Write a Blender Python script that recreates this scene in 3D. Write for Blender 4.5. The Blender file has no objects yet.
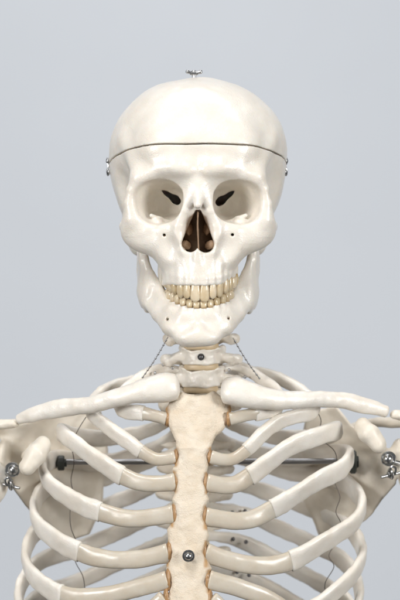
import bpy, bmesh, math, random
import numpy as np
from mathutils import Vector, Matrix, noise as mnoise

random.seed(7)
sc = bpy.context.scene
U = 0.00083            # one modelling unit in metres
DIST = 2410.0          # camera distance in units to the reference depth (y = 0)
ZC = 1.40              # height of the lens above the floor, metres

# ------------------------------------------------------------ camera, world, lamps
cam_d = bpy.data.cameras.new('camera'); cam = bpy.data.objects.new('camera', cam_d)
sc.collection.objects.link(cam); sc.camera = cam
cam.location = (0, -DIST * U, ZC); cam.rotation_euler = (math.radians(90), 0, 0)
cam_d.sensor_fit = 'VERTICAL'; cam_d.sensor_height = 36; cam_d.sensor_width = 24
cam_d.lens = 36 * DIST / 600.0
cam_d.clip_end = 100
cam_d.dof.use_dof = True; cam_d.dof.focus_distance = (DIST + 22) * U; cam_d.dof.aperture_fstop = 5.6

sc.view_settings.view_transform = 'Standard'; sc.view_settings.look = 'None'
sc.view_settings.exposure = 0.0; sc.view_settings.gamma = 1.0
w = bpy.data.worlds.new('World'); sc.world = w; w.use_nodes = True
w.node_tree.nodes['Background'].inputs[0].default_value = (0.97, 0.975, 1.0, 1)
w.node_tree.nodes['Background'].inputs[1].default_value = 0.07

def area(name, loc, target, size, power, color, size_y=None):
    d = bpy.data.lights.new(name, 'AREA'); o = bpy.data.objects.new(name, d)
    sc.collection.objects.link(o); o.location = loc
    o.rotation_euler = (Vector(target) - Vector(loc)).to_track_quat('-Z', 'Y').to_euler()
    d.energy = power; d.color = color; d.size = size
    if size_y: d.shape = 'RECTANGLE'; d.size_y = size_y
    return o
area('softbox_lamp', (-0.5, -1.5, 3.1), (0, 0.06, 1.36), 0.7, 29, (1.0, 0.99, 0.98))
area('softbox_lamp', (-1.9, -1.9, 1.75), (0.0, 0.05, 1.26), 0.8, 44, (1.0, 0.99, 0.98))
area('softbox_lamp', (2.0, -1.7, 1.8), (0.0, 0.05, 1.26), 0.8, 49, (1.0, 0.995, 0.985))
area('wall_fill_upper', (0.0, 0.9, 4.0), (0.0, 3.4, 1.1), 2.6, 68, (0.975, 0.975, 1.0), 1.0)  # added fill light, out of view, brightens the wall from above
area('wall_fill_lower', (0.0, 1.2, 0.25), (0.0, 3.4, 0.9), 2.6, 18, (0.975, 0.975, 1.0), 0.5)  # added fill light, out of view, evens the wall's gradient from below

# ------------------------------------------------------------ numpy noise
_rs = np.random.RandomState(3); _T = _rs.rand(32, 32, 32).astype(np.float32) * 2 - 1
def vnoise(p, freq, off=0.0):
    q = p * freq + off + 100.3
    i = np.floor(q).astype(int); f = q - i; f = f * f * (3 - 2 * f); i &= 31; j = (i + 1) & 31
    r = 0
    for a, wx in ((i[:, 0], 1 - f[:, 0]), (j[:, 0], f[:, 0])):
        for b, wy in ((i[:, 1], 1 - f[:, 1]), (j[:, 1], f[:, 1])):
            for c, wz in ((i[:, 2], 1 - f[:, 2]), (j[:, 2], f[:, 2])):
                r = r + _T[a, b, c] * wx * wy * wz
    return r

# ------------------------------------------------------------ signed distance sculpting
def smin(a, b, k):
    if k <= 0: return np.minimum(a, b)
    h = np.maximum(k - np.abs(a - b), 0) / k
    return np.minimum(a, b) - h * h * k * 0.25
def smax(a, b, k): return -smin(-a, -b, k)

class Field:
    def __init__(s, xs, ys, zs, F=None):
        s.xs, s.ys, s.zs = [np.asarray(v, np.float32) for v in (xs, ys, zs)]
        s.F = np.full((len(xs), len(ys), len(zs)), 60, np.float32) if F is None else F
    def apply(s, fn, lo, hi, k=0.0, sub=False, pad=None):
        pad = (k + 5) if pad is None else pad
        sl = []
        for v, a, b in zip((s.xs, s.ys, s.zs), lo, hi):
            i0 = np.searchsorted(v, a - pad); i1 = np.searchsorted(v, b + pad)
            if i1 <= i0: return
            sl.append(slice(i0, i1))
        X = s.xs[sl[0]][:, None, None]; Y = s.ys[sl[1]][None, :, None]; Z = s.zs[sl[2]][None, None, :]
        d = fn(X, Y, Z).astype(np.float32); sl = tuple(sl)
        s.F[sl] = smax(s.F[sl], -d, k) if sub else smin(s.F[sl], d, k)
    def ell(s, c, r, k=0.0, sub=False, rot=None):
        R = np.array(rot.to_matrix()) if rot else np.eye(3)
        def fn(X, Y, Z):
            x, y, z = X - c[0], Y - c[1], Z - c[2]
            if rot: x, y, z = [R[0][i] * x + R[1][i] * y + R[2][i] * z for i in range(3)]
            k0 = np.sqrt((x / r[0]) ** 2 + (y / r[1]) ** 2 + (z / r[2]) ** 2) + 1e-6
            k1 = np.sqrt((x / r[0] ** 2) ** 2 + (y / r[1] ** 2) ** 2 + (z / r[2] ** 2) ** 2) + 1e-6
            return k0 * (k0 - 1) / k1
        m = max(r) if rot else None
        rr = (m, m, m) if rot else r
        s.apply(fn, [c[i] - rr[i] for i in range(3)], [c[i] + rr[i] for i in range(3)], k, sub)
    def tube(s, pts, k=0.0, sub=False, sc3=(1, 1, 1)):
        """chain of tapered capsules; pts = (x, y, z, r); sc3 stretches the section"""
        S = np.array(sc3, float)
        def fn(X, Y, Z):
            out = None
            for p, q in zip(pts[:-1], pts[1:]):
                a = np.array(p[:3]) / S; b = np.array(q[:3]) / S; ba = b - a; L = float(ba @ ba) + 1e-9
                x, y, z = X / S[0] - a[0], Y / S[1] - a[1], Z / S[2] - a[2]
                h = np.clip((x * ba[0] + y * ba[1] + z * ba[2]) / L, 0, 1)
                d = np.sqrt((x - ba[0] * h) ** 2 + (y - ba[1] * h) ** 2 + (z - ba[2] * h) ** 2) - (p[3] + (q[3] - p[3]) * h)
                out = d if out is None else smin(out, d, 2.0)
            return out * min(S)
        R = max(p[3] for p in pts)
        s.apply(fn, [min(p[i] for p in pts) - R * S[i] for i in range(3)], [max(p[i] for p in pts) + R * S[i] for i in range(3)], k, sub)
    def mirror(s):
        return Field(np.concatenate([-s.xs[::-1], s.xs]), s.ys, s.zs, np.concatenate([s.F[::-1], s.F], 0))
    def mesh(s):
        F = s.F; nx, ny, nz = F.shape
        S = F < 0
        cnt = np.zeros((nx - 1, ny - 1, nz - 1), np.int8)
        for dx in (0, 1):
            for dy in (0, 1):
                for dz in (0, 1): cnt += S[dx:nx - 1 + dx, dy:ny - 1 + dy, dz:nz - 1 + dz]
        act = (cnt > 0) & (cnt < 8)
        I = np.argwhere(act); n = len(I)
        idx = np.full(act.shape, -1, np.int32); idx[act] = np.arange(n)
        acc = np.zeros((n, 3)); c = np.zeros(n)
        cs = (s.xs, s.ys, s.zs)
        cor = [(a, b, d) for a in (0, 1) for b in (0, 1) for d in (0, 1)]
        for p in cor:
            for ax in range(3):
                if p[ax]: continue
                q = list(p); q[ax] = 1
                A = I + p; B = I + q
                fa = F[A[:, 0], A[:, 1], A[:, 2]]; fb = F[B[:, 0], B[:, 1], B[:, 2]]
                m = (fa < 0) != (fb < 0)
                t = np.where(m, fa / np.where(m, fa - fb, 1), 0)
                for d in range(3):
                    va = cs[d][A[:, d]]; vb = cs[d][B[:, d]]
                    acc[:, d] += m * (va + (vb - va) * t)
                c += m
        V = acc / c[:, None]
        quads = []
        for ax in range(3):
            o1, o2 = [(1, 2), (2, 0), (0, 1)][ax]
            sa = [slice(None)] * 3; sb = [slice(None)] * 3; sa[ax] = slice(0, -1); sb[ax] = slice(1, None)
            a = S[tuple(sa)]; b = S[tuple(sb)]
            E = np.argwhere(a != b)
            ok = np.ones(len(E), bool)
            for o, N in ((o1, F.shape[o1]), (o2, F.shape[o2])): ok &= (E[:, o] > 0) & (E[:, o] < N - 1)
            E = E[ok]; inside = a[E[:, 0], E[:, 1], E[:, 2]]
            def cell(d1, d2):
                C = E.copy(); C[:, o1] -= d1; C[:, o2] -= d2
                return idx[C[:, 0], C[:, 1], C[:, 2]]
            q = np.stack([cell(1, 1), cell(0, 1), cell(0, 0), cell(1, 0)], 1)
            q[~inside] = q[~inside][:, ::-1]
            quads.append(q)
        return V, np.concatenate(quads)

# ------------------------------------------------------------ object helpers
def W(p):                       # units -> metres
    return (p[0] * U, p[1] * U, p[2] * U + ZC)
def P(px, py, y):               # sight line through (px, py) met at depth y, in units
    f = (DIST + y) / DIST
    return np.array([(px - 200) * f, y, (300 - py) * f])

def link(name, me, mat, parent=None, smooth=True):
    o = bpy.data.objects.new(name, me); sc.collection.objects.link(o)
    if mat: me.materials.append(mat)
    if smooth and len(me.polygons): me.polygons.foreach_set('use_smooth', [True] * len(me.polygons))
    if parent is not None: o.parent = parent
    me.update(); return o
def np_mesh(name, V, Q, mat, parent=None, smooth=True):
    me = bpy.data.meshes.new(name)
    V = np.asarray(V, float) * U; V[:, 2] += ZC
    me.vertices.add(len(V)); me.vertices.foreach_set('co', V.ravel())
    Q = np.asarray(Q); me.loops.add(Q.size); me.loops.foreach_set('vertex_index', Q.ravel().astype(np.int32))
    me.polygons.add(len(Q)); me.polygons.foreach_set('loop_start', np.arange(0, Q.size, Q.shape[1], dtype=np.int32))
    me.update(calc_edges=True); me.validate()
    return link(name, me, mat, parent, smooth)
class MB:
    """collects rings and small primitives (in units) and links them as ONE mesh"""
    def __init__(s): s.v = []; s.f = []
    def sweep(s, pts, ra, rb, out=None, n=20, bumps=0.0, freq=0.12, power=2.0, cap=0.5, seed=0.0):
        pts = np.array(pts, float); m = len(pts); base = len(s.v)
        T = np.gradient(pts, axis=0); T /= np.linalg.norm(T, axis=1)[:, None]
        ra = np.broadcast_to(ra, m).astype(float).copy(); rb = np.broadcast_to(rb, m).astype(float).copy()
        prev = None; rings = []
        for i in range(m):
            if out is None:
                N = prev if prev is not None else np.cross(T[i], (0.12, 0.3, 0.95))
            else: N = np.array(out(pts[i]), float)
            N = N - T[i] * (N @ T[i]); N /= np.linalg.norm(N) + 1e-9; prev = N
            B = np.cross(T[i], N); rings.append((pts[i], T[i], N, B, ra[i], rb[i]))
        if cap > 0:     # rounded ends
            def capr(r, sgn):
                c, t, N, B, a, b = r; res = []
                for th in (72, 50, 25):
                    th = math.radians(th); res.append((c + t * sgn * cap * min(a, b) * math.sin(th), t, N, B, a * math.cos(th), b * math.cos(th)))
                return res
            rings = capr(rings[0], -1) + rings + capr(rings[-1], 1)[::-1]
        for c, t, N, B, a, b in rings:
            for k in range(n):
                th = 2 * math.pi * k / n; ct, st = math.cos(th), math.sin(th)
                if power != 2.0:
                    e = 2 / power; ct = math.copysign(abs(ct) ** e, ct); st = math.copysign(abs(st) ** e, st)
                p = c + B * a * ct + N * b * st      # a: across the flat side, b: along the outward normal
                if bumps:
                    d = mnoise.noise(Vector(p * freq) + Vector((seed, 0, 0))) + 0.45 * mnoise.noise(Vector(p * freq * 2.7) + Vector((0, seed, 5)))
                    p = p + (p - c) / (np.linalg.norm(p - c) + 1e-6) * d * bumps
                s.v.append(tuple(p))
        R = len(rings)
        for i in range(R - 1):
            for k in range(n):
                a = base + i * n + k; b = base + i * n + (k + 1) % n
                s.f.append((a, b, b + n, a + n))
        s.f.append(tuple(base + k for k in reversed(range(n)))); s.f.append(tuple(base + (R - 1) * n + k for k in range(n)))
        return s
    def cyl(s, a, b, r, r2=None, n=16):
        a, b = np.array(a, float), np.array(b, float); r2 = r if r2 is None else r2
        t = (b - a) / np.linalg.norm(b - a); N = np.cross(t, (0.3, 0.2, 0.93)); N /= np.linalg.norm(N); B = np.cross(t, N); base = len(s.v)
        ch = 0.12 * min(r, r2); L = np.linalg.norm(b - a); ch = min(ch, L * .3)
        for c, rr in ((a, r - ch), (a + t * ch, r), (b - t * ch, r2), (b, r2 - ch)):
            for k in range(n):
                th = 2 * math.pi * k / n; s.v.append(tuple(c + (N * math.cos(th) + B * math.sin(th)) * rr))
        for i in range(3):
            for k in range(n):
                p = base + i * n + k; q = base + i * n + (k + 1) % n; s.f.append((p, q, q + n, p + n))
        s.f.append(tuple(base + k for k in reversed(range(n)))); s.f.append(tuple(base + 3 * n + k for k in range(n)))
        return s
    def ball(s, c, r, n=14, sc3=(1, 1, 1)):
        base = len(s.v); m = n // 2
        s.v.append((c[0], c[1], c[2] + r * sc3[2]))
        for i in range(1, m):
            ph = math.pi * i / m
            for k in range(n):
                th = 2 * math.pi * k / n
                s.v.append((c[0] + r * sc3[0] * math.sin(ph) * math.cos(th), c[1] + r * sc3[1] * math.sin(ph) * math.sin(th), c[2] + r * sc3[2] * math.cos(ph)))
        s.v.append((c[0], c[1], c[2] - r * sc3[2])); last = len(s.v) - 1
        for k in range(n): s.f.append((base, base + 1 + k, base + 1 + (k + 1) % n))
        for i in range(m - 2):
            for k in range(n):
                p = base + 1 + i * n + k; q = base + 1 + i * n + (k + 1) % n; s.f.append((p, p + n, q + n, q))
        for k in range(n): s.f.append((last, last - n + (k + 1) % n, last - n + k))
        return s
    def torus(s, c, axis, R, r, n=20, m=8):
        axis = np.array(axis, float); axis /= np.linalg.norm(axis)
        N = np.cross(axis, (0.31, 0.2, 0.9)); N /= np.linalg.norm(N); B = np.cross(axis, N); base = len(s.v)
        for i in range(n):
            d = N * math.cos(2 * math.pi * i / n) + B * math.sin(2 * math.pi * i / n)
            for k in range(m):
                th = 2 * math.pi * k / m; s.v.append(tuple(np.array(c) + d * (R + r * math.cos(th)) + axis * r * math.sin(th)))
        for i in range(n):
            for k in range(m):
                s.f.append((base + i * m + k, base + i * m + (k + 1) % m, base + ((i + 1) % n) * m + (k + 1) % m, base + ((i + 1) % n) * m + k))
        return s
    def build(s, name, mat, parent=None, smooth=True, sharp=None):
        me = bpy.data.meshes.new(name); me.from_pydata([W(v) for v in s.v], [], s.f)
        bm = bmesh.new(); bm.from_mesh(me); bmesh.ops.recalc_face_normals(bm, faces=bm.faces); bm.to_mesh(me); bm.free()
        if sharp: me.set_sharp_from_angle(angle=math.radians(sharp)) 
        o = link(name, me, mat, parent, smooth)
        if sharp: me.set_sharp_from_angle(angle=math.radians(sharp))
        return o
def catmull(pts, step=3.0):
    """centripetal-ish smooth path through pts, about `step` units between samples"""
    p = [np.array(q, float) for q in pts]; D = len(p[0])
    p = [2 * p[0] - p[1]] + p + [2 * p[-1] - p[-2]]; out = []
    for i in range(1, len(p) - 2):
        a, b, c, d = p[i - 1:i + 3]; n = max(2, int(np.linalg.norm((c - b)[:3]) / step))
        def tj(u, v): return max(np.linalg.norm((v - u)[:3]), 1e-3) ** 0.5
        t0 = 0; t1 = t0 + tj(a, b); t2 = t1 + tj(b, c); t3 = t2 + tj(c, d)
        for k in range(n):
            t = t1 + (t2 - t1) * k / n
            A1 = (t1 - t) / (t1 - t0) * a + (t - t0) / (t1 - t0) * b
            A2 = (t2 - t) / (t2 - t1) * b + (t - t1) / (t2 - t1) * c
            A3 = (t3 - t) / (t3 - t2) * c + (t - t2) / (t3 - t2) * d
            B1 = (t2 - t) / (t2 - t0) * A1 + (t - t0) / (t2 - t0) * A2
            B2 = (t3 - t) / (t3 - t1) * A2 + (t - t1) / (t3 - t1) * A3
            out.append((t2 - t) / (t2 - t1) * B1 + (t - t1) / (t2 - t1) * B2)
    out.append(p[-2]); return np.array(out)

# ------------------------------------------------------------ materials
def mat(name, col, rough=0.4, metal=0.0, var=None, var_scale=60, bump=0.0, bscale=400, sss=0.0, coat=0.0, streak=None, spec=0.5, fine=0.0):
    m = bpy.data.materials.new(name); m.use_nodes = True; nt = m.node_tree; N = nt.nodes; L = nt.links
    b = N['Principled BSDF']; b.inputs['Base Color'].default_value = (*col, 1)
    b.inputs['Roughness'].default_value = rough; b.inputs['Metallic'].default_value = metal
    b.inputs['Specular IOR Level'].default_value = spec
    if sss:
        b.inputs['Subsurface Weight'].default_value = sss; b.inputs['Subsurface Radius'].default_value = (1.0, 0.62, 0.38)
        b.inputs['Subsurface Scale'].default_value = 0.004
    if coat: b.inputs['Coat Weight'].default_value = coat; b.inputs['Coat Roughness'].default_value = 0.18
    tc = N.new('ShaderNodeTexCoord')
    if var:
        nz = N.new('ShaderNodeTexNoise'); nz.inputs['Scale'].default_value = var_scale; nz.inputs['Detail'].default_value = 6; nz.inputs['Roughness'].default_value = 0.62
        L.new(tc.outputs['Object'], nz.inputs['Vector'])
        rp = N.new('ShaderNodeValToRGB'); rp.color_ramp.elements[0].position = 0.36; rp.color_ramp.elements[1].position = 0.62
        rp.color_ramp.elements[0].color = (*var, 1); rp.color_ramp.elements[1].color = (*col, 1)
        L.new(nz.outputs['Fac'], rp.inputs['Fac']); L.new(rp.outputs['Color'], b.inputs['Base Color'])
        mr = N.new('ShaderNodeMapRange'); mr.inputs['To Min'].default_value = rough + 0.07; mr.inputs['To Max'].default_value = rough - 0.07
        L.new(nz.outputs['Fac'], mr.inputs['Value']); L.new(mr.outputs['Result'], b.inputs['Roughness'])
    if bump:
        n1 = N.new('ShaderNodeTexNoise'); n1.inputs['Scale'].default_value = bscale; n1.inputs['Detail'].default_value = 5
        if streak:
            mp = N.new('ShaderNodeMapping'); mp.inputs['Scale'].default_value = streak
            L.new(tc.outputs['Object'], mp.inputs['Vector']); L.new(mp.outputs['Vector'], n1.inputs['Vector'])
        else: L.new(tc.outputs['Object'], n1.inputs['Vector'])
        bp = N.new('ShaderNodeBump'); bp.inputs['Strength'].default_value = 1.0; bp.inputs['Distance'].default_value = bump
        L.new(n1.outputs['Fac'], bp.inputs['Height']); last = bp
        if fine:
            n2 = N.new('ShaderNodeTexVoronoi'); n2.inputs['Scale'].default_value = 900; L.new(tc.outputs['Object'], n2.inputs['Vector'])
            n3 = N.new('ShaderNodeTexNoise'); n3.inputs['Scale'].default_value = 90; L.new(tc.outputs['Object'], n3.inputs['Vector'])
            mu = N.new('ShaderNodeMath'); mu.operation = 'MULTIPLY'; L.new(n2.outputs['Distance'], mu.inputs[0]); L.new(n3.outputs['Fac'], mu.inputs[1])
            b2 = N.new('ShaderNodeBump'); b2.inputs['Distance'].default_value = fine; L.new(mu.outputs[0], b2.inputs['Height']); L.new(bp.outputs['Normal'], b2.inputs['Normal']); last = b2
        L.new(last.outputs['Normal'], b.inputs['Normal'])
    return m
M_skull = mat('skull_plastic', (0.84, 0.795, 0.72), 0.32, var=(0.78, 0.725, 0.64), var_scale=34, bump=0.00032, bscale=120, sss=0.25, fine=0.00022, coat=0.15)
M_bone = mat('bone_plastic', (0.84, 0.80, 0.73), 0.34, var=(0.78, 0.72, 0.63), var_scale=40, bump=0.0004, bscale=130, sss=0.12, fine=0.00015, coat=0.1)
M_scap = mat('scapula_plastic', (0.80, 0.74, 0.64), 0.42, var=(0.74, 0.67, 0.56), var_scale=35, bump=0.0005, bscale=120, sss=0.1)
M_back = mat('vertebra_plastic', (0.80, 0.745, 0.655), 0.42, var=(0.72, 0.64, 0.53), var_scale=60, bump=0.0005, bscale=200, sss=0.1)
M_cart = mat('cartilage_plastic', (0.62, 0.565, 0.475), 0.30, var=(0.56, 0.49, 0.39), var_scale=40, bump=0.0002, bscale=150, sss=0.35, coat=0.25)
M_ster = mat('sternum_plastic', (0.77, 0.68, 0.555), 0.58, var=(0.70, 0.59, 0.45), var_scale=70, bump=0.0004, bscale=240, sss=0.10, fine=0.0004)
def stain(m, attr, col):
    nt = m.node_tree; b = nt.nodes['Principled BSDF']; src = b.inputs['Base Color'].links[0].from_socket
    a = nt.nodes.new('ShaderNodeAttribute'); a.attribute_name = attr; mx = nt.nodes.new('ShaderNodeMix'); mx.data_type = 'RGBA'
    nt.links.new(a.outputs['Fac'], mx.inputs['Factor']); nt.links.new(src, mx.inputs[6]); mx.inputs[7].default_value = (*col, 1)
    nt.links.new(mx.outputs[2], b.inputs['Base Color'])
stain(M_ster, 'glue_stain', (0.52, 0.32, 0.15))
M_glue = mat('amber_glue', (0.40, 0.235, 0.11), 0.3, sss=0.2)
M_disc = mat('disc_rubber', (0.62, 0.49, 0.32), 0.45, var=(0.54, 0.41, 0.25))
M_tooth = mat('tooth_enamel', (0.76, 0.65, 0.47), 0.22, var=(0.68, 0.55, 0.36), var_scale=150, bump=0.00012, bscale=500, sss=0.2, coat=0.3)
def tooth_tint(m):
    nt = m.node_tree; b = nt.nodes['Principled BSDF']; src = b.inputs['Base Color'].links[0].from_socket
    oi = nt.nodes.new('ShaderNodeObjectInfo'); hs = nt.nodes.new('ShaderNodeHueSaturation'); mr = nt.nodes.new('ShaderNodeMapRange'); m2 = nt.nodes.new('ShaderNodeMapRange')
    mr.inputs['To Min'].default_value = 0.80; mr.inputs['To Max'].default_value = 1.08; m2.inputs['To Min'].default_value = 1.25; m2.inputs['To Max'].default_value = 0.85
    nt.links.new(oi.outputs['Random'], mr.inputs['Value']); nt.links.new(oi.outputs['Random'], m2.inputs['Value'])
    nt.links.new(mr.outputs['Result'], hs.inputs['Value']); nt.links.new(m2.outputs['Result'], hs.inputs['Saturation'])
    at = nt.nodes.new('ShaderNodeAttribute'); at.attribute_name = 'neck_stain'; mx = nt.nodes.new('ShaderNodeMix'); mx.data_type = 'RGBA'
    nt.links.new(src, hs.inputs['Color']); nt.links.new(hs.outputs['Color'], mx.inputs[6]); mx.inputs[7].default_value = (0.42, 0.27, 0.12, 1)
    nt.links.new(at.outputs['Fac'], mx.inputs['Factor']); nt.links.new(mx.outputs[2], b.inputs['Base Color'])
tooth_tint(M_tooth)
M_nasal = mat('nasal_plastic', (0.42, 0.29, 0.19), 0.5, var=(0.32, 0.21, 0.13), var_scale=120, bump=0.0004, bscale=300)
M_steel = mat('polished_steel', (0.55, 0.56, 0.57), 0.30, metal=1.0, var=(0.34, 0.34, 0.33), var_scale=500)
M_dark = mat('dark_steel', (0.16, 0.16, 0.165), 0.35, metal=0.9)
M_rod = mat('brushed_steel', (0.36, 0.36, 0.37), 0.35, metal=1.0)
M_rubber = mat('black_rubber', (0.03, 0.035, 0.03), 0.5)
M_wire = mat('dull_wire', (0.12, 0.10, 0.085), 0.5, metal=0.3)

# ------------------------------------------------------------ the setting: a plain studio wall far behind
def wall():
    me = bpy.data.meshes.new('backdrop_wall'); bm = bmesh.new()
    bmesh.ops.create_cube(bm, size=1)
    for v in bm.verts: v.co = (v.co.x * 9, v.co.y * 0.12, v.co.z * 4.4)
    bm.to_mesh(me); bm.free()
    m = mat('painted_wall', (0.63, 0.66, 0.69), 0.9, var=(0.605, 0.635, 0.665), var_scale=0.9)
    me.transform(Matrix.Translation((0, 3.4, 2.1)))
    o = link('wall', me, m, smooth=False); o['kind'] = 'structure'
wall()

# ------------------------------------------------------------ THE SKELETON (one thing, all bones are its parts)
root = bpy.data.objects.new('anatomical_skeleton', None); sc.collection.objects.link(root)
root.location = (0, 0, 0)
root['label'] = 'ivory plastic anatomical skeleton with removable skull cap and bolted joints before grey wall'
root['category'] = 'skeleton model'

MID = -2.0       # the skull's midline in units
def cut_z(Y): return 156.5 - 0.137 * Y

# ---- cranium
h = 0.8
xs = (np.arange(0, 98 / h) + 0.5) * h
ys = np.concatenate([np.arange(-16, 72, h), np.arange(72, 222, 2.2)])
zs = np.arange(4, 238, h)
K = Field(xs, ys, zs)
def cranium(grow):
    def fn(X, Y, Z):
        rz = np.where(Z > 154, 78.0 + grow, 122.0 + grow)
        a, b = 93.0 + grow, 108.0 + grow
        q = np.sqrt((X / a) ** 2 + ((Y - 108) / b) ** 2 + ((Z - 154) / rz) ** 2) + 1e-6
        g = np.sqrt((X / a ** 2) ** 2 + ((Y - 108) / b ** 2) ** 2 + ((Z - 154) / rz ** 2) ** 2) + 1e-6
        d = q * (q - 1) / g
        floor = (66 + 0.0 * Y) - grow * -1.0 * 0 - Z
        if grow == 0: return smax(d, 68 - Z + np.maximum(0, 60 - Y) * 0.55, 22)
        return smax(d, 96 - Z + np.maximum(0, 75 - Y) * 0.5, 14)
    return fn
big = ([-5, -20, 20], [100, 225, 240])
K.apply(cranium(0), *big)
# forehead fullness and brow ridges
K.ell((34, 26, 152), (28, 25, 26), k=18)
K.tube([(0, 5, 131, 5), (9, 1.5, 130.5, 6.0), (24, 1.5, 132, 5.2), (40, 7.5, 130, 3.6), (54, 14, 125, 3.2)], k=14)
# zygomatic process of the frontal and lateral rim
K.tube([(48, 10, 126, 5), (59, 14, 121, 5.0), (66.5, 17, 110, 5.0), (69, 18, 97, 5.0), (66.5, 19, 82, 6.5)], k=8)
K.ell((67, 26, 84), (7, 9, 12), k=12)
K.tube([(60, 18, 124, 5), (64, 30, 142, 4), (72, 56, 165, 2)], k=16)            # temporal line
# orbit housing
def orbit(grow, back):
    def fn(X, Y, Z):
        t = np.clip((Y - 4) / 56.0, -0.25, 1.1)
        tt = np.clip(t, 0, 1.1)
        cx = 41 - 13 * t; cz = 98 + 2.0 * t
        r = 1.0 - 0.44 * tt ** 1.9
        dx, dz = X - cx, Z - cz
        c, s_ = math.cos(math.radians(9)), math.sin(math.radians(9))
        u = dx * c - dz * s_ ; v = dx * s_ + dz * c
        p = 2.5
        e = ((np.abs(u) / 25.5) ** p + (np.abs(v) / 21.8) ** p) ** (1 / p)
        d = (e - r) * 22 - grow
        return smax(d * 0.92, Y - back, 8)
    return fn
K.apply(lambda X, Y, Z: smax(orbit(4.5, 66)(X, Y, Z), 17 - Y + 0.00 * Z, 6), (8, 10, 65), (78, 72, 132), k=6)
# centre block behind the nose
K.ell((0, 34, 92), (24, 28, 34), k=8)
K.ell((0, 52, 84), (44, 26, 20), k=10)
# nasal bones and frontal processes of the maxilla
K.tube([(0, 8, 124, 7), (0, 5, 115, 6), (0, 0.2, 103, 4.6), (0, -5.0, 94.5, 4.2)], k=6)
K.tube([(7, 9, 118, 6), (9, 7, 104, 6), (13.5, 6, 90, 6), (19, 8, 74, 6.0), (20, 8, 58, 5)], k=9)
# inferior rim, maxilla, cheek bone
K.tube([(16, 10, 86, 4.5), (25, 12, 76, 4.5), (38, 14.5, 71.5, 4.5), (50, 19, 72, 5.5), (62, 26, 78, 6)], k=5)
K.ell((25, 27, 56), (22, 21, 28), k=9)
K.ell((42, 28, 60), (18, 15, 14), k=10)
K.ell((62, 30, 67), (17.5, 13, 15), k=13, rot=Matrix.Rotation(math.radians(-38), 3, 'Y').to_euler())
K.tube([(66, 36, 68, 8), (75, 56, 72, 6.0), (78.5, 80, 76, 5), (77, 100, 80, 5), (70, 118, 82, 7)], k=5, sc3=(0.6, 1, 1))
# alveolar process
def arch(a, b, yc, z0, z1, kz):
    def fn(X, Y, Z):
        e = np.sqrt((X / a) ** 2 + (np.minimum(Y - yc, 0) / b) ** 2) + 1e-6
        g = np.sqrt((X / a ** 2) ** 2 + (np.minimum(Y - yc, 0) / b ** 2) ** 2) + 1e-6
        d = e * (e - 1) / g
        d = smax(d, Y - 62, 6)
        return smax(smax(d, z0 - Z, kz), Z - z1, 8)
    return fn
K.apply(arch(36.5, 45, 43, 15.0, 60, 3), (0, -8, 14), (40, 66, 64), k=8)
K.tube([(0, 1, 50, 3.5), (0, 3, 43, 4.5)], k=5)                                  # nasal spine
K.tube([(9, 3.5, 46, 4), (17, 6, 50, 4)], k=4)
K.ell((0, 60, 58), (26, 20, 24), k=6)
K.ell((62, 122, 66), (12, 16, 20), k=10)                                        # mastoid
K.ell((36, 56, 34), (5, 9, 20), k=6)                                            # pterygoid / tuber
# hollows
K.ell((30, 2, 52), (9, 8, 11), k=9, sub=True)                                    # canine fossa
K.ell((84, 50, 104), (15, 22, 28), k=14, sub=True)                               # temporal fossa
K.ell((9, -6, 43), (4, 6, 14), k=5, sub=True)
K.apply(orbit(0, 62), (10, -18, 68), (72, 66, 126), k=1.8, sub=True, pad=4)
CV = Field(xs, ys, zs); CV.apply(cranium(-6.5), *big); K.F = np.maximum(K.F, -np.maximum(CV.F, K.F + 5.5)); del CV
def piriform(X, Y, Z):
    ax, az, ar, bx, bz, br = 7.6, 56.5, 8.6, 1.2, 88.0, 2.4
    dx, dz = bx - ax, bz - az; hh = np.clip(((X - ax) * dx + (Z - az) * dz) / (dx * dx + dz * dz), 0, 1)
    d = np.sqrt((X - ax - dx * hh) ** 2 + (Z - az - dz * hh) ** 2) - (ar + (br - ar) * hh ** 1.25)
    return smax(d - 0 * Y, Y - 46, 6)
K.apply(piriform, (0, -16, 44), (20, 58, 92), k=2.2, sub=True)
# superior orbital fissure running back into the dark brain case
def fissure(X, Y, Z):
    a = np.array([37.0, 112.0]); b = np.array([21.5, 101.0]); ba = b - a; L = ba @ ba
    X, Z = X * 1.0, Z
    hh = np.clip(((X - a[0]) * ba[0] + (Z - a[1]) * ba[1]) / L, 0, 1)
    d = np.sqrt((X - a[0] - ba[0] * hh) ** 2 + (Z - a[1] - ba[1] * hh) ** 2) - (0.4 + 5.0 * hh ** 0.85 * (1 - 0.38 * hh ** 4) + 0.5 * np.sin(hh * 9))
    return smax(d + 0 * Y, smax(Y - 110, 36 - Y, 2), 2)
K.apply(fissure, (10, 34, 92), (44, 112, 122), k=1.0, sub=True)
K.tube([(34, 4, 64, 1.7), (35, 22, 68, 1.4)], k=1.2, sub=True)                     # infraorbital foramen
K.tube([(66, 30, 100, 0.1), (66, 30, 100, 0.1)], k=0, sub=True)
# small bony ridge low in the orbit
K.tube([(33, 36, 80, 2.2), (40, 32, 82, 3.2), (48, 28, 86, 2.0)], k=3)
K.ell((41, 28, 79), (5, 5, 4), k=3)
K.ell((47, 34, 79), (6, 7, 3.5), k=3)

KF = K.mirror()
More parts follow.
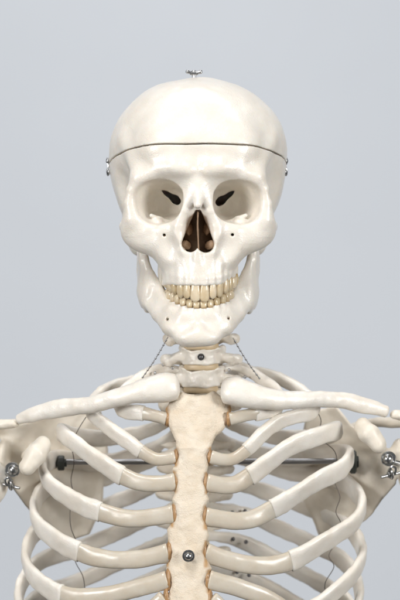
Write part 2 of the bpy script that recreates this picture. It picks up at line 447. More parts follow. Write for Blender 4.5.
# root ridges above the upper teeth
DM = 2.0      # dental midline relative to the skull's
def arch_pt(s_arc, a, b, y0):
    """point and facing on an elliptic dental arch, s_arc = distance along it from the front"""
    sg = 1 if s_arc >= 0 else -1; s_arc = abs(s_arc); th = 0; acc = 0
    while acc < s_arc and th < math.radians(88):
        st = math.radians(0.5); acc += math.hypot(a * math.cos(th), b * math.sin(th)) * st; th += st
    x = a * math.sin(th); y = y0 + b * (1 - math.cos(th)); y += max(0, s_arc - acc)
    n = np.array([math.sin(th) / a, -math.cos(th) / b, 0]); n /= np.linalg.norm(n)
    return np.array([sg * x, y, 0]), np.array([sg * n[0], n[1], 0])
UP = [(9.6, 19.5, 5.6), (7.8, 17.5, 5.2), (9.0, 19.0, 7.4), (8.2, 15.5, 9), (8.0, 14.5, 9.5), (11.5, 12.5, 12), (11, 12, 12)]
LO = [(7.2, 13.5, 5), (7.4, 13.5, 5.4), (8.2, 15, 7), (8.2, 13, 8.5), (8.4, 12, 9), (12, 11, 11.5), (11.5, 10.5, 11)]
def tooth_spots(spec, a, b, y0, start):
    res = []
    for sg in (-1, 1):
        s0 = start
        for i, (w_, h_, t_) in enumerate(spec):
            c = s0 + w_ / 2; s0 += w_ + 0.15
            p, n = arch_pt(sg * c, a, b, y0); res.append((sg, i, p, n, w_, h_, t_))
    return res
up_spots = tooth_spots(UP, 37.5, 50, -1.0, 0.1)
lo_spots = tooth_spots(LO, 34.5, 47, 2.8, 0.1)
def up_gum(x): return 17.5 + 0.0058 * x * x
def up_tip(x): return -2.4 + 0.0098 * x * x
def lo_gum(x): return -7.0 + 0.0075 * x * x
def lo_tip(x): return -2.2 + 0.0098 * x * x + 2.6
for sg, i, p, n, w_, h_, t_ in up_spots:
    if i > 5: continue
    r = [3.5, 3.1, 4.5, 3.6, 3.2, 3.8][i]; top = [38, 36, 46, 38, 34, 32][i]
    q = p - n * 2.2; g = up_gum(p[0])
    KF.tube([(q[0] + DM, q[1] - 0.6, g - 0.5, r * .95), (q[0] + DM, q[1] - 0.6, g + 4, r), (q[0] * 0.97 + DM, q[1] + 2.5, g + (top - 17) * 0.6, r), (q[0] * 0.92 + DM, q[1] + 7, top + 4, r * 0.5)], k=3.5)

V_all = KF.F
Yg = KF.ys[None, :, None]; Zg = KF.zs[None, None, :]
plane = (Zg - cut_z(Yg)) + 0 * V_all
def organic(V, amp=0.55, freq=0.045, seed=0):
    V = V + 0
    for ax in range(3):
        V[:, ax] += amp * vnoise(V, freq, seed + ax * 7.7) * 1.6 + 0.28 * amp * vnoise(V, freq * 3.1, seed + 3 + ax * 5.1)
    return V
cap = Field(KF.xs, KF.ys, KF.zs, np.maximum(V_all, 0.75 - plane))
low = Field(KF.xs, KF.ys, KF.zs, np.maximum(V_all, plane + 0.75))
V, Q = low.mesh(); V = organic(V, 0.65, 0.035, 1); V[:, 0] += MID
skull = np_mesh('skull', V, Q, M_skull, root)
V, Q = cap.mesh(); V = organic(V, 0.65, 0.035, 1); V[:, 0] += MID
skull_cap = np_mesh('skull_cap', V, Q, M_skull, root)
del V_all, plane, cap, low, K, KF

# ---- nasal interior
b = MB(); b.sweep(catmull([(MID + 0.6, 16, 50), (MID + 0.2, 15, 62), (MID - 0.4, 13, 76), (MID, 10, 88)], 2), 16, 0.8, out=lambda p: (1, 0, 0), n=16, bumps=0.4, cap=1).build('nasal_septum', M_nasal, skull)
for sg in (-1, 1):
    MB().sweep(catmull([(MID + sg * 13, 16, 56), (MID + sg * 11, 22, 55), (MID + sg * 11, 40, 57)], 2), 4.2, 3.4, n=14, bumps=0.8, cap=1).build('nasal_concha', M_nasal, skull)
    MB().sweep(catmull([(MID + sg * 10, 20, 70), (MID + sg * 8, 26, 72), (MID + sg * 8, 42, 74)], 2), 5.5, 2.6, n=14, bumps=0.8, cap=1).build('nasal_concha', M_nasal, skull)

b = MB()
b.sweep([(MID, 40, 46), (MID, 40, 60), (MID, 41, 76), (MID, 41, 90)], [15, 16, 11, 5], [2.5, 2.5, 2.5, 2], out=lambda p: (0, -1, 0), n=24, bumps=2.0, freq=0.2, cap=1).build('nasal_dark_plate', M_nasal, skull)  # brown plate added to darken the depth of the nasal cavity
# ---- teeth
def tooth(p, n, z_gum, z_tip, w_, t_, kind, parent, x0):
    """a crown from its neck to its biting edge; n faces outward"""
    n = np.array(n, float); t = np.array([-n[1], n[0], 0]); b = MB(); rows = 11; nn = 20; L = z_tip - z_gum
    lean = 0.10
    for i in range(rows + 1):
        v = i / rows
        if kind < 3:      # incisors, canine
            prof = 0.76 + 0.26 * math.sin(min(1, v * 1.35) * math.pi / 2) - 0.22 * max(0, v - .7)
            if kind == 2: prof = 0.72 + 0.30 * math.sin(min(1, v * 1.7) * math.pi / 2) - 0.80 * max(0, v - 0.62) ** 1.2
            th = 1.0 - 0.62 * v ** 1.6
            e = 1.0 if v < 0.8 else max(0.02, 1 - ((v - 0.8) / 0.202) ** 2.3) ** 0.5; pw = 2.4
        else:
            prof = 0.80 + 0.23 * math.sin(min(1, v * 1.5) * math.pi / 2) - 0.15 * max(0, v - .6); th = 0.84 + 0.16 * math.sin(v * math.pi) - 0.1 * v
            e = 1.0 if v < 0.82 else math.sqrt(max(0.02, 1 - ((v - 0.82) / 0.19) ** 2)); pw = 2.5
        bulge = math.sin(v * math.pi * 0.9) * 0.7
        for k in range(nn):
            a = 2 * math.pi * k / nn; c_, s_ = math.cos(a), math.sin(a)
            c_ = math.copysign(abs(c_) ** (2 / pw), c_); s_ = math.copysign(abs(s_) ** (2 / pw), s_)
            q = p + t * c_ * w_ / 2 * prof * e + n * (s_ * t_ / 2 * th * (0.35 + 0.65 * e) + bulge - t_ * 0.32)
            zz = z_gum + L * v
            if kind < 2: zz -= 0.0 if v < .95 else 0
            if kind >= 3 and v > 0.7: zz += -math.copysign(1, L) * -1 * 0.8 * abs(c_) * (v - .7) * 2
            d = 0.22 * mnoise.noise(Vector(q * 0.3) + Vector((0, 0, zz * .25)))
            b.v.append((q[0] + x0 + n[0] * d, q[1] + n[1] * d, zz))
    for i in range(rows):
        for k in range(nn):
            A = i * nn + k; B = i * nn + (k + 1) % nn; b.f.append((A, B, B + nn, A + nn))
    b.f.append(tuple(range(nn))); b.f.append(tuple(rows * nn + k for k in range(nn)))
    o = b.build('tooth', M_tooth, parent); at = o.data.attributes.new('neck_stain', 'FLOAT', 'POINT')
    vals = [0.85 * max(0, 1 - (k // nn) / rows * 3.6) + 0.35 * abs(math.cos(2 * math.pi * (k % nn) / nn)) ** 6 for k in range((rows + 1) * nn)]
    at.data.foreach_set('value', vals[:len(o.data.vertices)]); return o
rr = random.Random(5)
for sg, i, p, n, w_, h_, t_ in up_spots:
    jz = rr.uniform(-.5, .5)
    tip = up_tip(p[0]) + [0, 1.6, 0.6, 1.8, 2.0, 2.2, 2.6][i] + jz * .6
    a = rr.uniform(-.06, .06); n2 = np.array([n[0] * math.cos(a) - n[1] * math.sin(a), n[0] * math.sin(a) + n[1] * math.cos(a), 0])
    tooth(p, n2, up_gum(p[0]) + 1.0 + jz, tip, w_ * rr.uniform(.98, 1.04), t_, i, skull, MID + DM)

# ---- mandible
h = 0.8
Mf = Field((np.arange(0, 74 / h) + 0.5) * h, np.arange(-14, 118, h), np.arange(-58, 82, h))
Mf.tube([(0, 8, -33, 11), (14, 10, -32, 11), (26, 18.5, -27, 10), (38, 38, -14.5, 9.2), (48, 58, -2, 8), (54, 76, 8, 7)], k=3)
Mf.tube([(0, 8.5, -16, 7.6), (14, 11.5, -15, 7.2), (25, 22, -11, 7), (33, 40, -5, 7), (39, 58, 5, 6.5)], k=12)
Mf.ell((0, 2.5, -36), (12, 7.5, 8), k=8); Mf.ell((12, 5, -39), (9, 7, 6), k=9); Mf.ell((0, 4, -40), (14, 7, 5.5), k=8)
Mf.tube([(60, 102, 60, 5), (59.5, 94, 30, 6), (57, 86, 6, 7), (51, 74, -6, 7)], k=6, sc3=(0.7, 1, 1))
Mf.tube([(59, 66, 60, 3.0), (55, 62, 42, 4.2), (49.5, 57, 26, 5.0), (43, 52, 13, 6.2), (36, 40, 2, 5)], k=7)
Mf.ell((57, 80, 28), (4.6, 18, 32), k=8); Mf.ell((52, 66, 8), (7, 20, 18), k=8)
Mf.ell((60, 104, 66), (10, 5, 6), k=5)
Mf.ell((0, 31, -20), (21, 18, 40), k=5, sub=True)
Mf.ell((0, 46, -8), (31, 34, 46), k=5, sub=True)
Mf.ell((20, -3.0, -23), (9, 4, 7), k=10, sub=True)
Mf.tube([(31, 12, -19, 1.5), (29, 20, -20, 1.0)], k=1.5, sub=True)
MF = Mf.mirror()
for sg, i, p, n, w_, h_, t_ in lo_spots:
    if i > 5: continue
    q = p - n * 2.6; g = lo_gum(p[0]); r = [2.4, 2.4, 3.1, 2.8, 2.8, 3.2][i]
    MF.tube([(q[0] + DM, q[1] - 0.4, g - 1.8, r), (q[0] + DM, q[1] + 0.5, g - 11, r * .8), (q[0] * .98 + DM, q[1] + 1.5, g - 17, r * .5)], k=3.5)
V, Q = MF.mesh(); V = organic(V, 0.9, 0.04, 9); V[:, 0] += MID
mandible = np_mesh('mandible', V, Q, M_skull, root)
for sg, i, p, n, w_, h_, t_ in lo_spots:
    tip = lo_tip(p[0])
    a = rr.uniform(-.12, .12); n2 = np.array([n[0] * math.cos(a) - n[1] * math.sin(a), n[0] * math.sin(a) + n[1] * math.cos(a), 0])
    tooth(p, n2, lo_gum(p[0]) - 1.5, tip + rr.uniform(-.5, .5), w_, t_, i, mandible, MID + DM)

# ---- skull cap fittings
c = np.array(P(194, 76, 92)); c[2] += 1
b = MB(); b.cyl(c + (0, 0, -6), c + (0, 0, 4), 2.0); b.cyl(c + (0, 0, 0), c + (0, 0, 2.2), 4.2, n=6)
b.sweep([c + (-6.8, 0, 3.6), c + (-4, 0, 2.6), c + (4, 0, 2.6), c + (7, 0, 3.4)], [2.3, 1.7, 1.7, 2.3], [1.8, 1.4, 1.4, 1.8], n=10, cap=1)
b.ball(c + (0, 0, 3.4), 2.6, sc3=(1, 1, .7)); b.build('screw', M_steel, skull_cap, sharp=35)
for sg, px in ((-1, 110.0), (1, 284.0)):
    a = P(px, 161, 104); e = P(px - sg * 0.3, 172, 103)
    b = MB(); b.cyl(a - (sg * 6, 0, 0), a + (sg * 2, 0, 0), 1.6); b.ball(a + (sg * 2.2, 0, 0), 3.0, sc3=(.7, 1, 1))
    b.cyl(e - (sg * 5, 0, 0), e + (sg * 1.6, 0, 0), 1.5); b.ball(e + (sg * 1.8, 0, 0), 2.5, sc3=(.7, 1, 1))
    b.sweep(catmull([a + (sg * 2.6, 0, 3), a + (sg * 3.6, 0, 0), a + (sg * 1.6, -1, -5), e + (sg * 3.4, 0, 1), e + (sg * 2.6, 2, -3.5), e + (sg * 1.5, 4, -1)], 1.2), 0.85, 0.85, n=8, cap=1)
    b.build('hook_latch', M_steel, skull, sharp=45)

# ---- spine
def spine_y(z):     # depth of the front face of the bodies
    return float(np.interp(-z, [-60, 40, 90, 130, 180, 240, 330], [98, 82, 92, 108, 124, 136, 142]))
def vertebra_field(cx, w, d, hz, tp, cerv):
    """body with waist, neural arch, transverse and spinous processes, centred on the body"""
    f = Field(np.arange(-tp - 12, tp + 13, 1.1), np.arange(-d - 6, d + 62, 1.4), np.arange(-hz - 26, hz + 18, 1.0))
    def body(X, Y, Z):
        q = np.clip(np.abs(Z) / hz, 0, 1.2); rad = 0.86 + 0.14 * q ** 3
        e = np.sqrt((X / (w * rad)) ** 2 + (Y / (d * rad)) ** 2) + 1e-6
        return smax((e - 1) * min(w, d), np.abs(Z) - hz, 2.5)
    f.apply(body, (-w, -d, -hz), (w, d, hz))
    for sg in (-1, 1):
        if cerv:
            f.tube([(sg * (w - 5), 2, 1, 5), (sg * (w + 6), 3, 0, 5.0), (sg * tp, 6, -2, 6.2)], k=4)
            f.tube([(sg * (w - 5), 10, -2, 5), (sg * (w + 5), 12, -4, 5.0), (sg * (tp - 2), 8, -4, 5)], k=4)
            f.ell((sg * (w - 2), 16, 0), (7, 7, hz + 1), k=4)
            f.tube([(sg * (w - 2), -4, hz - 1, 3.4), (sg * (w - 0), 8, hz + 1, 3.4)], k=4)
        else:
            f.tube([(sg * (w - 6), d, 2, 6), (sg * (w + 2), d + 12, 3, 6), (sg * tp, d + 20, 5, 6)], k=4)
            f.ell((sg * (w - 5), d + 9, 0), (6, 6, hz + 3), k=4)
        f.tube([(sg * (w - 6), d, 0, 4), (sg * 8, d + 22, -2, 4), (0, d + 28, -5, 4)], k=4)
    f.tube([(0, d + 26, -5, 4), (0, d + (34 if cerv else 44), -18, 3.5)], k=4)
    return f.mesh()
cervV, cervQ = vertebra_field(0, 19.5, 13, 8.5, 34, True)
thorV, thorQ = vertebra_field(0, 18, 15, 12, 36, False)
cv = organic(cervV, 1.7, 0.09, 2); tv = organic(thorV, 0.9, 0.09, 4)
discs = [283, 305, 326, 346.5, 367, 389.5, 413, 437, 462, 488, 515, 544.5, 573, 602, 632]
def spine_x(py): return float(np.interp(py, [283, 345, 390, 450, 520, 600], [199, 201.5, 201, 197, 193, 191]))
vert_center = {}
for i, (p0, p1) in enumerate(zip(discs[:-1], discs[1:])):
    pc = (p0 + p1) / 2; y0 = spine_y(300 - pc); cer = i < 6
    d = 13 if cer else 15; c = P(spine_x(pc), pc, y0 + d)
    hh = (p1 - p0) * (DIST + y0) / DIST / 2 - 2.8
    V = (cv if cer else tv).copy(); V[:, 2] *= hh / (8.5 if cer else 12.0)
    if cer: V[:, 0] *= [0.95, 0.95, 1.0, 1.07, 1.07, 1.1][i]
    V += c
    np_mesh('vertebra', V, cervQ if cer else thorQ, M_back if i != 4 and i != 3 else M_bone, root); vert_center[i] = c
    if i < 13:
        q = P(spine_x(p1), p1, spine_y(300 - p1) + d); s_ = 1.0
        MB().sweep([q + (0, 0, -3.4), q + (0, 0, -1), q + (0, 0, 1), q + (0, 0, 3.4)], [17.6, 18.2, 18.2, 17.6], [d * .9, d * .94, d * .94, d * .9], out=lambda p: (0, -1, 0), n=28, cap=0).build('disc', M_disc, root)
# atlas and axis region that carries the skull
for pc, hh in ((252, 10), (272, 10)):
    c = P(199, pc, 100); V = cv.copy(); V[:, 2] *= hh / 8.5; np_mesh('vertebra', V + c, cervQ, M_back, root)
# bolt in the front of the neck
def bolt(p, r, nrm=(0, -1, 0), parent=root, m=None, washer=True, name='bolt'):
    p = np.array(p, float); n = np.array(nrm, float); n /= np.linalg.norm(n); b = MB()
    if washer: b.cyl(p - n * 2, p + n * 0.6, r * 1.0, n=24)
    b.cyl(p, p + n * r * .55, r * .72, r * .66, n=6 if washer else 16); b.ball(p + n * r * .5, r * .62, sc3=(1, .8, 1))
    return b.build(name, m or M_steel, parent, sharp=40)
bolt(P(201, 357, spine_y(-57) - 0.5), 3.6, m=M_dark)

# ---- sternum
def poly_sdf(pts, X, Z):
    pts = np.array(pts, float); d = np.full(np.broadcast(X, Z).shape, 1e9); s_ = np.ones(d.shape)
    n = len(pts)
    for i in range(n):
        a = pts[i]; bq = pts[i - 1]; e = bq - a; wx = X - a[0]; wz = Z - a[1]
        t = np.clip((wx * e[0] + wz * e[1]) / (e @ e), 0, 1)
        d = np.minimum(d, (wx - e[0] * t) ** 2 + (wz - e[1] * t) ** 2)
        c1 = Z >= a[1]; c2 = Z < bq[1]; c3 = e[0] * wz > e[1] * wx
        flip = (c1 & c2 & c3) | (~c1 & ~c2 & ~c3); s_ = np.where(flip, -s_, s_)
    return s_ * np.sqrt(d)
ster_px = [(182, 391.5), (188, 394), (196, 395.5), (206, 394.5), (214, 391.5), (221, 396), (229, 402), (232, 409), (230.5, 420), (224, 429), (216, 437), (212.5, 444), (211, 449), (207, 455), (209, 466), (207.5, 472), (203.5, 480), (207, 494), (209, 500), (206, 507), (203, 516), (207, 529),
           (209, 536), (206.5, 543), (203.5, 552), (207.5, 562), (211.5, 569), (208, 575), (205, 583), (209, 592), (213, 604), (210, 625), (200, 645), (188, 655), (175, 645), (164, 620), (163, 603), (168, 594), (170.5, 584), (166, 572), (166, 566), (171.5, 553), (168, 542), (167, 531),
           (172, 524), (176, 515), (173, 505), (171.5, 499), (175.5, 490), (177, 483), (174, 474), (172.5, 469), (177, 462), (178, 455), (176, 448), (175.5, 441), (170, 431), (166.5, 421), (165, 409), (170, 401), (177, 396)]
def ster_y(z): return float(np.interp(-z, [90, 150, 360], [44, 34, 10]))
SP = [tuple(P(px, py, ster_y(300 - py))[[0, 2]]) for px, py in ster_px]
f = Field(np.arange(-46, 42, 0.8), np.arange(-2, 66, 0.8), np.arange(-366, -86, 0.8))
X2, Z2 = np.meshgrid(f.xs, f.zs, indexing='ij'); d2 = poly_sdf(SP, X2, Z2)[:, None, :]
yc = np.interp(-f.zs, [90, 147, 150, 360], [46, 36.5, 35, 11])[None, None, :] + 0.010 * (X2[:, None, :] + 8) ** 2
ang = 0.9 * np.exp(-((f.zs + 148) / 4.0) ** 2)[None, None, :]                  # raised sternal angle
f.F = smax(d2, np.abs(f.ys[None, :, None] - yc) - 6.0 - ang, 5.0).astype(np.float32)
V, Q = f.mesh(); V = organic(V, 0.55, 0.11, 5); V[:, 1] += 0.4 * vnoise(V, 0.10, 8) + .12 * vnoise(V, 0.4, 2)
STAIN = [(166, 417, 9), (175, 457, 8), (174, 482, 9), (172, 515, 10), (167, 553, 11), (167, 581, 10), (164, 600, 9), (231, 417, 9), (211, 457, 8), (207, 483, 9), (206, 517, 10), (206, 553, 11), (209, 580, 10), (211, 601, 9)]
st = np.zeros(len(V))
for px, py, rr_ in STAIN:
    q = P(px, py, 30); dx = np.abs(V[:, 0] - q[0]); dz = np.abs(V[:, 2] - q[2]) / (rr_ * 1.1)
    st = np.maximum(st, np.clip(1.25 - dx / (3.2 + 1.5 * vnoise(V, 0.25, 4)), 0, 1) * np.clip((1.25 - dz) * 4, 0, 1))
sternum = np_mesh('sternum', V, Q, M_ster, root)
if len(sternum.data.vertices) == len(V):
    at = sternum.data.attributes.new('glue_stain', 'FLOAT', 'POINT'); at.data.foreach_set('value', st.astype(np.float32))
p = P(188.5, 556, 7); bolt(p, 6.2, parent=sternum, name='screw')

# ---- ribs and costal cartilages
AX = (-8, 95)
def outward(p): return (p[0] - AX[0], (p[1] - AX[1]) * 0.9, 0.0)
def rib(side, start, back, path, end_cart, wd, glue=True, facet=None):
    """start: (px,py) at the spine, back: list (px,py,y) behind, path: list (px,py,y) side to front end, cartilage path after it"""
    wd = wd * (1.12 if wd < 7.5 else 1.29)
    pts = [P(*q) for q in [start] + back + path]; nb = len(pts)
    full = catmull(pts + [P(*q) for q in end_cart], 3.0)
    for _ in range(9): full[1:-1] = full[:-2] * .25 + full[1:-1] * .5 + full[2:] * .25
    cut = int(np.argmin(np.linalg.norm(full - pts[-1], axis=1))) if end_cart else len(full) - 1
    C = full[:cut + 1]; m = len(C); t = np.linspace(0, 1, m)
    a = wd * np.interp(t, [0, .06, .25, .55, .8, 0.975, 1], [.56, .50, .80, .88, 1.0, 1.03, .99]); bb = np.interp(t, [0, .2, .5, .75, 1], [4.6, 4.4, 5.4, 4.6, 4.6])
    MB().sweep(C, a, bb, out=outward, n=30, bumps=1.0, freq=0.085, power=2.9, cap=0.2, seed=wd * 3 + side * 5).build('rib', M_bone, root)
    if end_cart:
        D = full[max(0, cut - 2):]; t = np.linspace(0, 1, len(D)); nD = len(D)
        o0 = np.array(outward(D[0]), float); o0 /= np.linalg.norm(o0)
        def fr(p):
            k = min(1.0, np.linalg.norm(p - D[0]) / 30); v = o0 * (1 - k) + np.array([0.1 * np.sign(p[0] + 8), -1, 0]) * k; return v
        a = wd * np.interp(t, [0, .1, .5, .85, 1], [.90, .88, .80, .82, .88])
        MB().sweep(D, a, np.interp(t, [0, .15, .5, 1], [3.8, 4.2, 4.7, 5.2]), out=fr, n=24, bumps=0.5, freq=0.08, power=2.3, cap=0.3, seed=wd).build('costal_cartilage', M_cart, root)
        g = P(*end_cart[-1]); FACETS.append((g, wd)); d = np.array([-np.sign(g[0] + 8 * 1.0), 0.25, 0.0]); d /= np.linalg.norm(d)
        if glue:
            rg = random.Random(int(wd * 100 + g[0])); k = 26; b = MB(); base = []
            MB().sweep([g - d * 0.7, g, g + d * 1.0, g + d * 2.2], [wd * .86, wd * .96, wd * 1.02, wd * 1.0], [4.9, 5.5, 5.9, 5.6], out=lambda p: (0, -1, 0), n=26, bumps=1.5, freq=0.33, cap=0.1, seed=g[2]).build('glue_seam', M_glue, root)
FACETS = []
sx = lambda py: spine_x(py)
# image left side
rib(-1, (190, 372, 118), [(160, 369, 126), (135, 382, 112)], [(118, 400, 88), (122, 410, 66), (143, 413, 50)], [(152, 415, 48), (166, 419, 46)], 7.0)
rib(-1, (185, 390, 128), [(155, 380, 142), (120, 384, 140), (98, 396, 116)], [(89, 410, 92), (98, 420, 74), (115, 433, 58), (141, 451, 44)], [(156, 460, 40), (175, 457, 38)], 7.2)
rib(-1, (182, 410, 138), [(155, 428, 158), (110, 438, 160), (76, 436, 132)], [(60, 432, 104), (70, 440, 84), (96, 459, 62), (122, 476, 46)], [(146, 484, 38), (175, 482, 34)], 8.2)
rib(-1, (180, 430, 146), [(150, 450, 172), (100, 463, 176), (62, 459, 146)], [(44, 464, 114), (46, 480, 92), (72, 500, 66), (100, 512, 48)], [(132, 519, 37), (173, 514, 30)], 8.6)
rib(-1, (178, 452, 150), [(148, 462, 184), (95, 480, 188), (52, 484, 156)], [(35, 503, 122), (36, 522, 96), (53, 538, 70), (79, 552, 50)], [(105, 559, 38), (140, 559, 30), (168, 553, 26)], 8.8)
rib(-1, (176, 478, 154), [(146, 490, 192), (90, 512, 196), (45, 524, 162)], [(27, 547, 126), (27, 566, 100), (40, 583, 72), (62, 595, 52)], [(92, 597, 38), (130, 590, 28), (167, 580, 22)], 8.6)
rib(-1, (175, 506, 156), [(144, 521, 196), (85, 546, 200), (38, 563, 164)], [(20, 588, 126), (20, 608, 100), (34, 632, 72), (60, 652, 52)], [(100, 650, 36), (135, 625, 26), (165, 599, 20)], 8.4)
rib(-1, (174, 535, 158), [(144, 550, 198), (82, 580, 202), (34, 600, 166)], [(15, 630, 126), (18, 655, 96)], [], 8.0)
rib(-1, (173, 566, 158), [(143, 582, 198), (82, 612, 202), (34, 640, 166)], [(16, 668, 130)], [], 8.0)
# image right side
rib(1, (213, 372, 118), [(238, 366, 126), (262, 380, 112)], [(280, 396, 88), (277, 409, 66), (256, 413, 50)], [(247, 415, 48), (230, 419, 46)], 7.0)
rib(1, (213, 390, 128), [(240, 372, 142), (272, 376, 140), (303, 392, 116)], [(317, 408, 92), (309, 414, 80), (292, 417, 68), (270, 427, 56), (247, 450, 44)], [(230, 461, 40), (211, 457, 38)], 7.2)
rib(1, (211, 410, 138), [(240, 428, 158), (285, 438, 160), (324, 437, 132)], [(339, 430, 104), (322, 435, 82), (290, 447, 62), (250, 476, 46)], [(232, 486, 38), (207, 483, 34)], 8.4)
rib(1, (209, 430, 146), [(240, 448, 172), (290, 458, 176), (332, 453, 146)], [(350, 456, 114), (343, 468, 90), (318, 481, 66), (273, 509, 48)], [(246, 521, 37), (206, 517, 30)], 8.8)
rib(1, (207, 452, 150), [(240, 458, 184), (292, 472, 188), (340, 480, 156)], [(361, 500, 122), (357, 520, 92), (325, 542, 66), (291, 561, 50)], [(262, 566, 38), (230, 561, 30), (206, 553, 26)], 9.0)
rib(1, (205, 478, 154), [(240, 484, 192), (295, 502, 196), (346, 526, 160)], [(362, 549, 126), (358, 568, 96), (335, 592, 70), (296, 616, 52)], [(270, 600, 38), (240, 588, 28), (209, 580, 22)], 8.8)
rib(1, (204, 506, 156), [(240, 512, 196), (296, 536, 200), (345, 562, 164)], [(359, 588, 126), (357, 608, 98), (340, 640, 70), (318, 655, 52)], [(280, 648, 36), (240, 624, 26), (211, 600, 20)], 8.4)
rib(1, (203, 535, 158), [(240, 541, 198), (296, 570, 202), (345, 600, 166)], [(360, 630, 126), (358, 655, 96)], [], 8.0)
rib(1, (203, 566, 158), [(240, 574, 198), (296, 604, 202), (345, 640, 166)], [(358, 668, 130)], [], 8.0)
# bolts that hold the ribs to the spine
for px, py in ((232, 512), (245, 511), (233, 539), (246, 542), (237, 572), (249, 575)):
    bolt(P(px, py, 186), 3.1, m=M_dark, washer=False)
for px, py, y in ((163.5, 365, 112), (172.5, 368, 104), (155, 373, 114), (238, 363, 116), (229, 370, 104), (245, 377, 112)):
    bolt(P(px, py, y), 2.4, m=M_steel, washer=False)

# ---- clavicles
def clavicle(pts, name='clavicle'):
    C = catmull([tuple(P(a, b, y)) + (r, r2) for a, b, y, r, r2 in pts], 2.5)
    MB().sweep(C[:, :3], C[:, 3], C[:, 4], out=lambda p: (0, -1, 0.1), n=28, bumps=1.1, freq=0.05, power=2.2, cap=0.55, seed=len(pts) * 2.3).build(name, M_bone, root)
clavicle([(173.5, 387, 42, 14.0, 11), (166, 387.5, 40, 15.0, 12), (150, 390, 40, 13.2, 11), (128, 394.5, 44, 10.4, 9), (100, 402.5, 54, 8.8, 8), (74, 407, 68, 8.6, 7), (62, 408, 74, 9.2, 7), (46, 411, 82, 8.4, 6.5), (30, 415.5, 90, 7.6, 6), (19, 419, 96, 5.6, 5)])
clavicle([(227, 391, 42, 14.0, 11), (234, 391.5, 40, 15.0, 12), (250, 395, 40, 13.6, 11), (272, 399.5, 44, 10.6, 9.5), (300, 400, 56, 9, 8), (325, 399.5, 70, 8.6, 7), (348, 401.5, 82, 8.6, 6.5), (368, 406.5, 90, 8.6, 6), (386, 411.5, 96, 6.2, 5)])

# ---- scapulae
def scapula(sg, cx, pv, cor, acr, glen):
    """pv: outline (px,py) of the blade at its depth; cor: coracoid tube; acr: spine and acromion tube; glen: socket centre"""
    allp = np.array([P(*q[:3]) for q in pv + cor + acr + [glen]]); lo = allp.min(0) - 22; hi = allp.max(0) + 22
    f = Field(np.arange(lo[0], hi[0], 1.1), np.arange(lo[1], hi[1], 1.1), np.arange(lo[2], hi[2], 1.1))
    pw = [P(*q) for q in pv]
    A = np.array([[q[0], q[2], 1] for q in pw]); sol = np.linalg.lstsq(A, np.array([q[1] for q in pw]), rcond=None)[0]
    X2, Z2 = np.meshgrid(f.xs, f.zs, indexing='ij'); d2 = poly_sdf([(q[0], q[2]) for q in pw], X2, Z2)
    yc = sol[0] * X2 + sol[1] * Z2 + sol[2] + 7 * np.exp(-(d2 / 22) ** 2) * (d2 < 0) * 0 - 5 * np.clip(-d2 / 25, 0, 1)
    th = 2.2 + 2.4 * np.exp(-(d2 / 7.0) ** 2)
    f.F = smax(d2[:, None, :], (np.abs(f.ys[None, :, None] - yc[:, None, :]) - th[:, None, :]) * 0.8, 3).astype(np.float32)
    f.tube([tuple(P(*q[:3])) + (q[3],) for q in cor], k=6)
    f.tube([tuple(P(*q[:3])) + (q[3],) for q in acr], k=6, sc3=(1, 1, 0.8))
    g = P(*glen[:3]); f.ell(g, (9, 14, 21), k=8)
    f.ell(g + np.array([sg * 13, -8, 0]), (8, 14, 22), k=3, sub=True)
    V, Q = f.mesh(); V = organic(V, 1.2, 0.05, 6 + sg)
    return np_mesh('scapula', V, Q, M_scap, root)
scapula(1, 0, [(306, 408, 178), (337, 407, 160), (352, 426, 148), (372, 440, 138), (392, 452, 130), (396, 484, 132), (382, 500, 140), (366, 520, 152), (348, 536, 168), (334, 541, 178), (318, 534, 186), (304, 500, 188), (300, 450, 186)],
        [(378, 444, 128, 8), (371, 436, 104, 8), (363, 427, 84, 8.6), (369, 434, 76, 10.5), (377, 444, 74, 9)],
        [(322, 436, 190, 4), (370, 424, 176, 6), (408, 420, 140, 8), (412, 418, 112, 8), (396, 416, 101, 6.5)], (400, 458, 126))
scapula(-1, 0, [(100, 408, 178), (65, 409, 165), (40, 418, 155), (10, 425, 145), (-6, 430, 138), (8, 450, 130), (8, 484, 132), (22, 502, 140), (36, 518, 152), (58, 536, 168), (74, 541, 178), (90, 534, 186), (104, 500, 188), (108, 450, 186)],
        [(30, 456, 128, 8), (36, 450, 104, 8), (43, 445, 84, 8.6), (36, 455, 76, 10.5), (28, 467, 74, 9)],
        [(84, 436, 190, 4), (40, 430, 176, 6), (0, 428, 140, 8), (-8, 425, 112, 8), (14, 423, 101, 6.0)], (3, 462, 126))
# coracoid faces are brighter moulded plastic on the photographed model; kept in the same mesh

# ---- upper arm bones
def humerus(sg, hx, hy):
    f = Field(np.arange(-50, 51, 1.3), np.arange(-40, 41, 1.3), np.arange(-260, 36, 1.3))
    f.ell((0, 0, 0), (24, 24, 24)); f.ell((sg * 16, -4, -4), (14, 16, 20), k=8); f.ell((sg * 2, -17, -8), (8, 9, 14), k=6)
    f.tube([(sg * 6, 0, -14, 18), (sg * 12, 0, -50, 13.5), (sg * 16, 0, -110, 11.5), (sg * 18, 0, -250, 11)], k=14)
    V, Q = f.mesh(); V = organic(V, 1.4, 0.04, 12 + sg); V += P(hx, hy, 112)
    np_mesh('humerus', V, Q, M_bone, root)
humerus(-1, -15, 482); humerus(1, 421, 476)

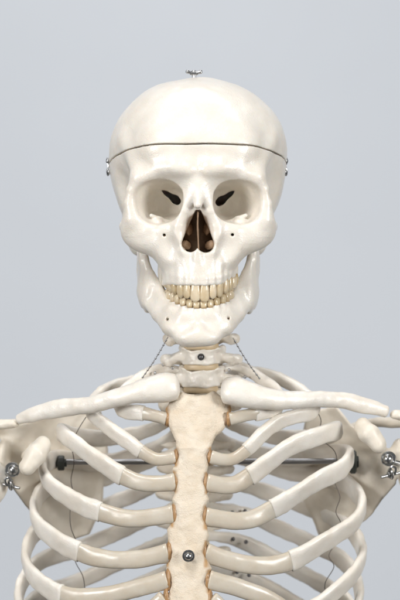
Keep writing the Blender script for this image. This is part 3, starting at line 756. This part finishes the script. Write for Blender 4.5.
# ---- steel rod, stops and shoulder hardware
MB().cyl(P(54, 462, 133), P(353, 461, 133), 3.0, n=20).build('steel_rod', M_rod, root, sharp=40)
for px, py, rk in ((353, 462, 12.5), (61, 463, 8)):
    a = P(px, py, 133); MB().cyl(a - (3.5, 0, 0), a + (3.5, 0, 0), rk, n=28).cyl(a - (6, 0, 0), a + (6, 0, 0), rk * .55, n=6).build('rubber_stop', M_rubber, root, sharp=40)
def shoulder_bolt(px, py, y, sg):
    c = P(px, py, y); b = MB()
    b.ball(c, 5.5); b.cyl(c + (sg * 1, 3, 0), c + (sg * 1, 7, 0), 8, n=24); b.cyl(c + (sg * 2, 4, -2), c + (sg * 14, 10, -6), 3.0)
    b.build('bolt', M_steel, root, sharp=40)
    e = P(px - sg * 1, py + 16, y - 4); b = MB()
    b.cyl(e + (sg * 14, 6, 2), e + (-sg * 6, -3, -2), 1.5); b.torus(e + (sg * 4, 0, 1), (1, .4, .2), 4.6, 1.4)
    b.sweep(catmull([e + (sg * 2, -1, 5), e + (sg * 5, -4, 9), e + (sg * 9, -4, 7), e + (sg * 8, -1, 1)], 1.2), 1.4, 1.4, n=8, cap=1)
    b.cyl(e + (sg * 1, 0, 0), e + (sg * 5, 2, .6), 3.6, n=6); b.build('wing_nut', M_steel, root, sharp=40)
shoulder_bolt(388, 459, 98, 1)
shoulder_bolt(13, 470, 98, -1)

# ---- chains under the jaw, and thin wires lacing the ribs
def chain(a, b_, n):
    a, b_ = np.array(a), np.array(b_); b = MB(); d = (b_ - a) / n; s = np.cross(d, (0, 1, 0)); s /= np.linalg.norm(s)
    for i in range(n):
        c = a + d * (i + .5); c[2] -= 2.0 * math.sin(math.pi * (i + .5) / n)
        b.sweep([c - d * .5, c - d * .2, c + d * .2, c + d * .5], [.35, 1.0, 1.0, .35] if i % 2 else [.35, 0.5, 0.5, .3], [.35, 0.5, 0.5, .3] if i % 2 else [.35, 1.0, 1.0, .35], out=lambda p: (0, -1, 0), n=8, cap=.6)
    b.build('chain', M_rod, root)
chain(P(168, 337, 80), P(142, 378, 96), 20); chain(P(233, 338, 80), P(260, 379, 96), 20)
def wire(pts):
    MB().sweep(catmull([P(*q) for q in pts], 2.0), 0.42, 0.42, n=8, bumps=0.0, cap=1).build('wire', M_wire, root)
wire([(86, 417, 110), (78, 430, 112), (72, 445, 118), (74, 462, 112), (71, 480, 120), (73, 496, 116), (70, 512, 122), (71, 528, 116), (77, 545, 118), (75, 560, 116), (83, 577, 120), (85, 595, 116), (84, 610, 118)])
wire([(315, 408, 110), (321, 420, 112), (319, 436, 118), (335, 452, 116), (337, 470, 118), (335, 482, 120), (340, 497, 118), (336, 512, 120), (341, 524, 118), (336, 542, 122), (329, 556, 118), (334, 566, 120), (325, 584, 118), (327, 600, 120)])

sc.cycles.use_denoising = True
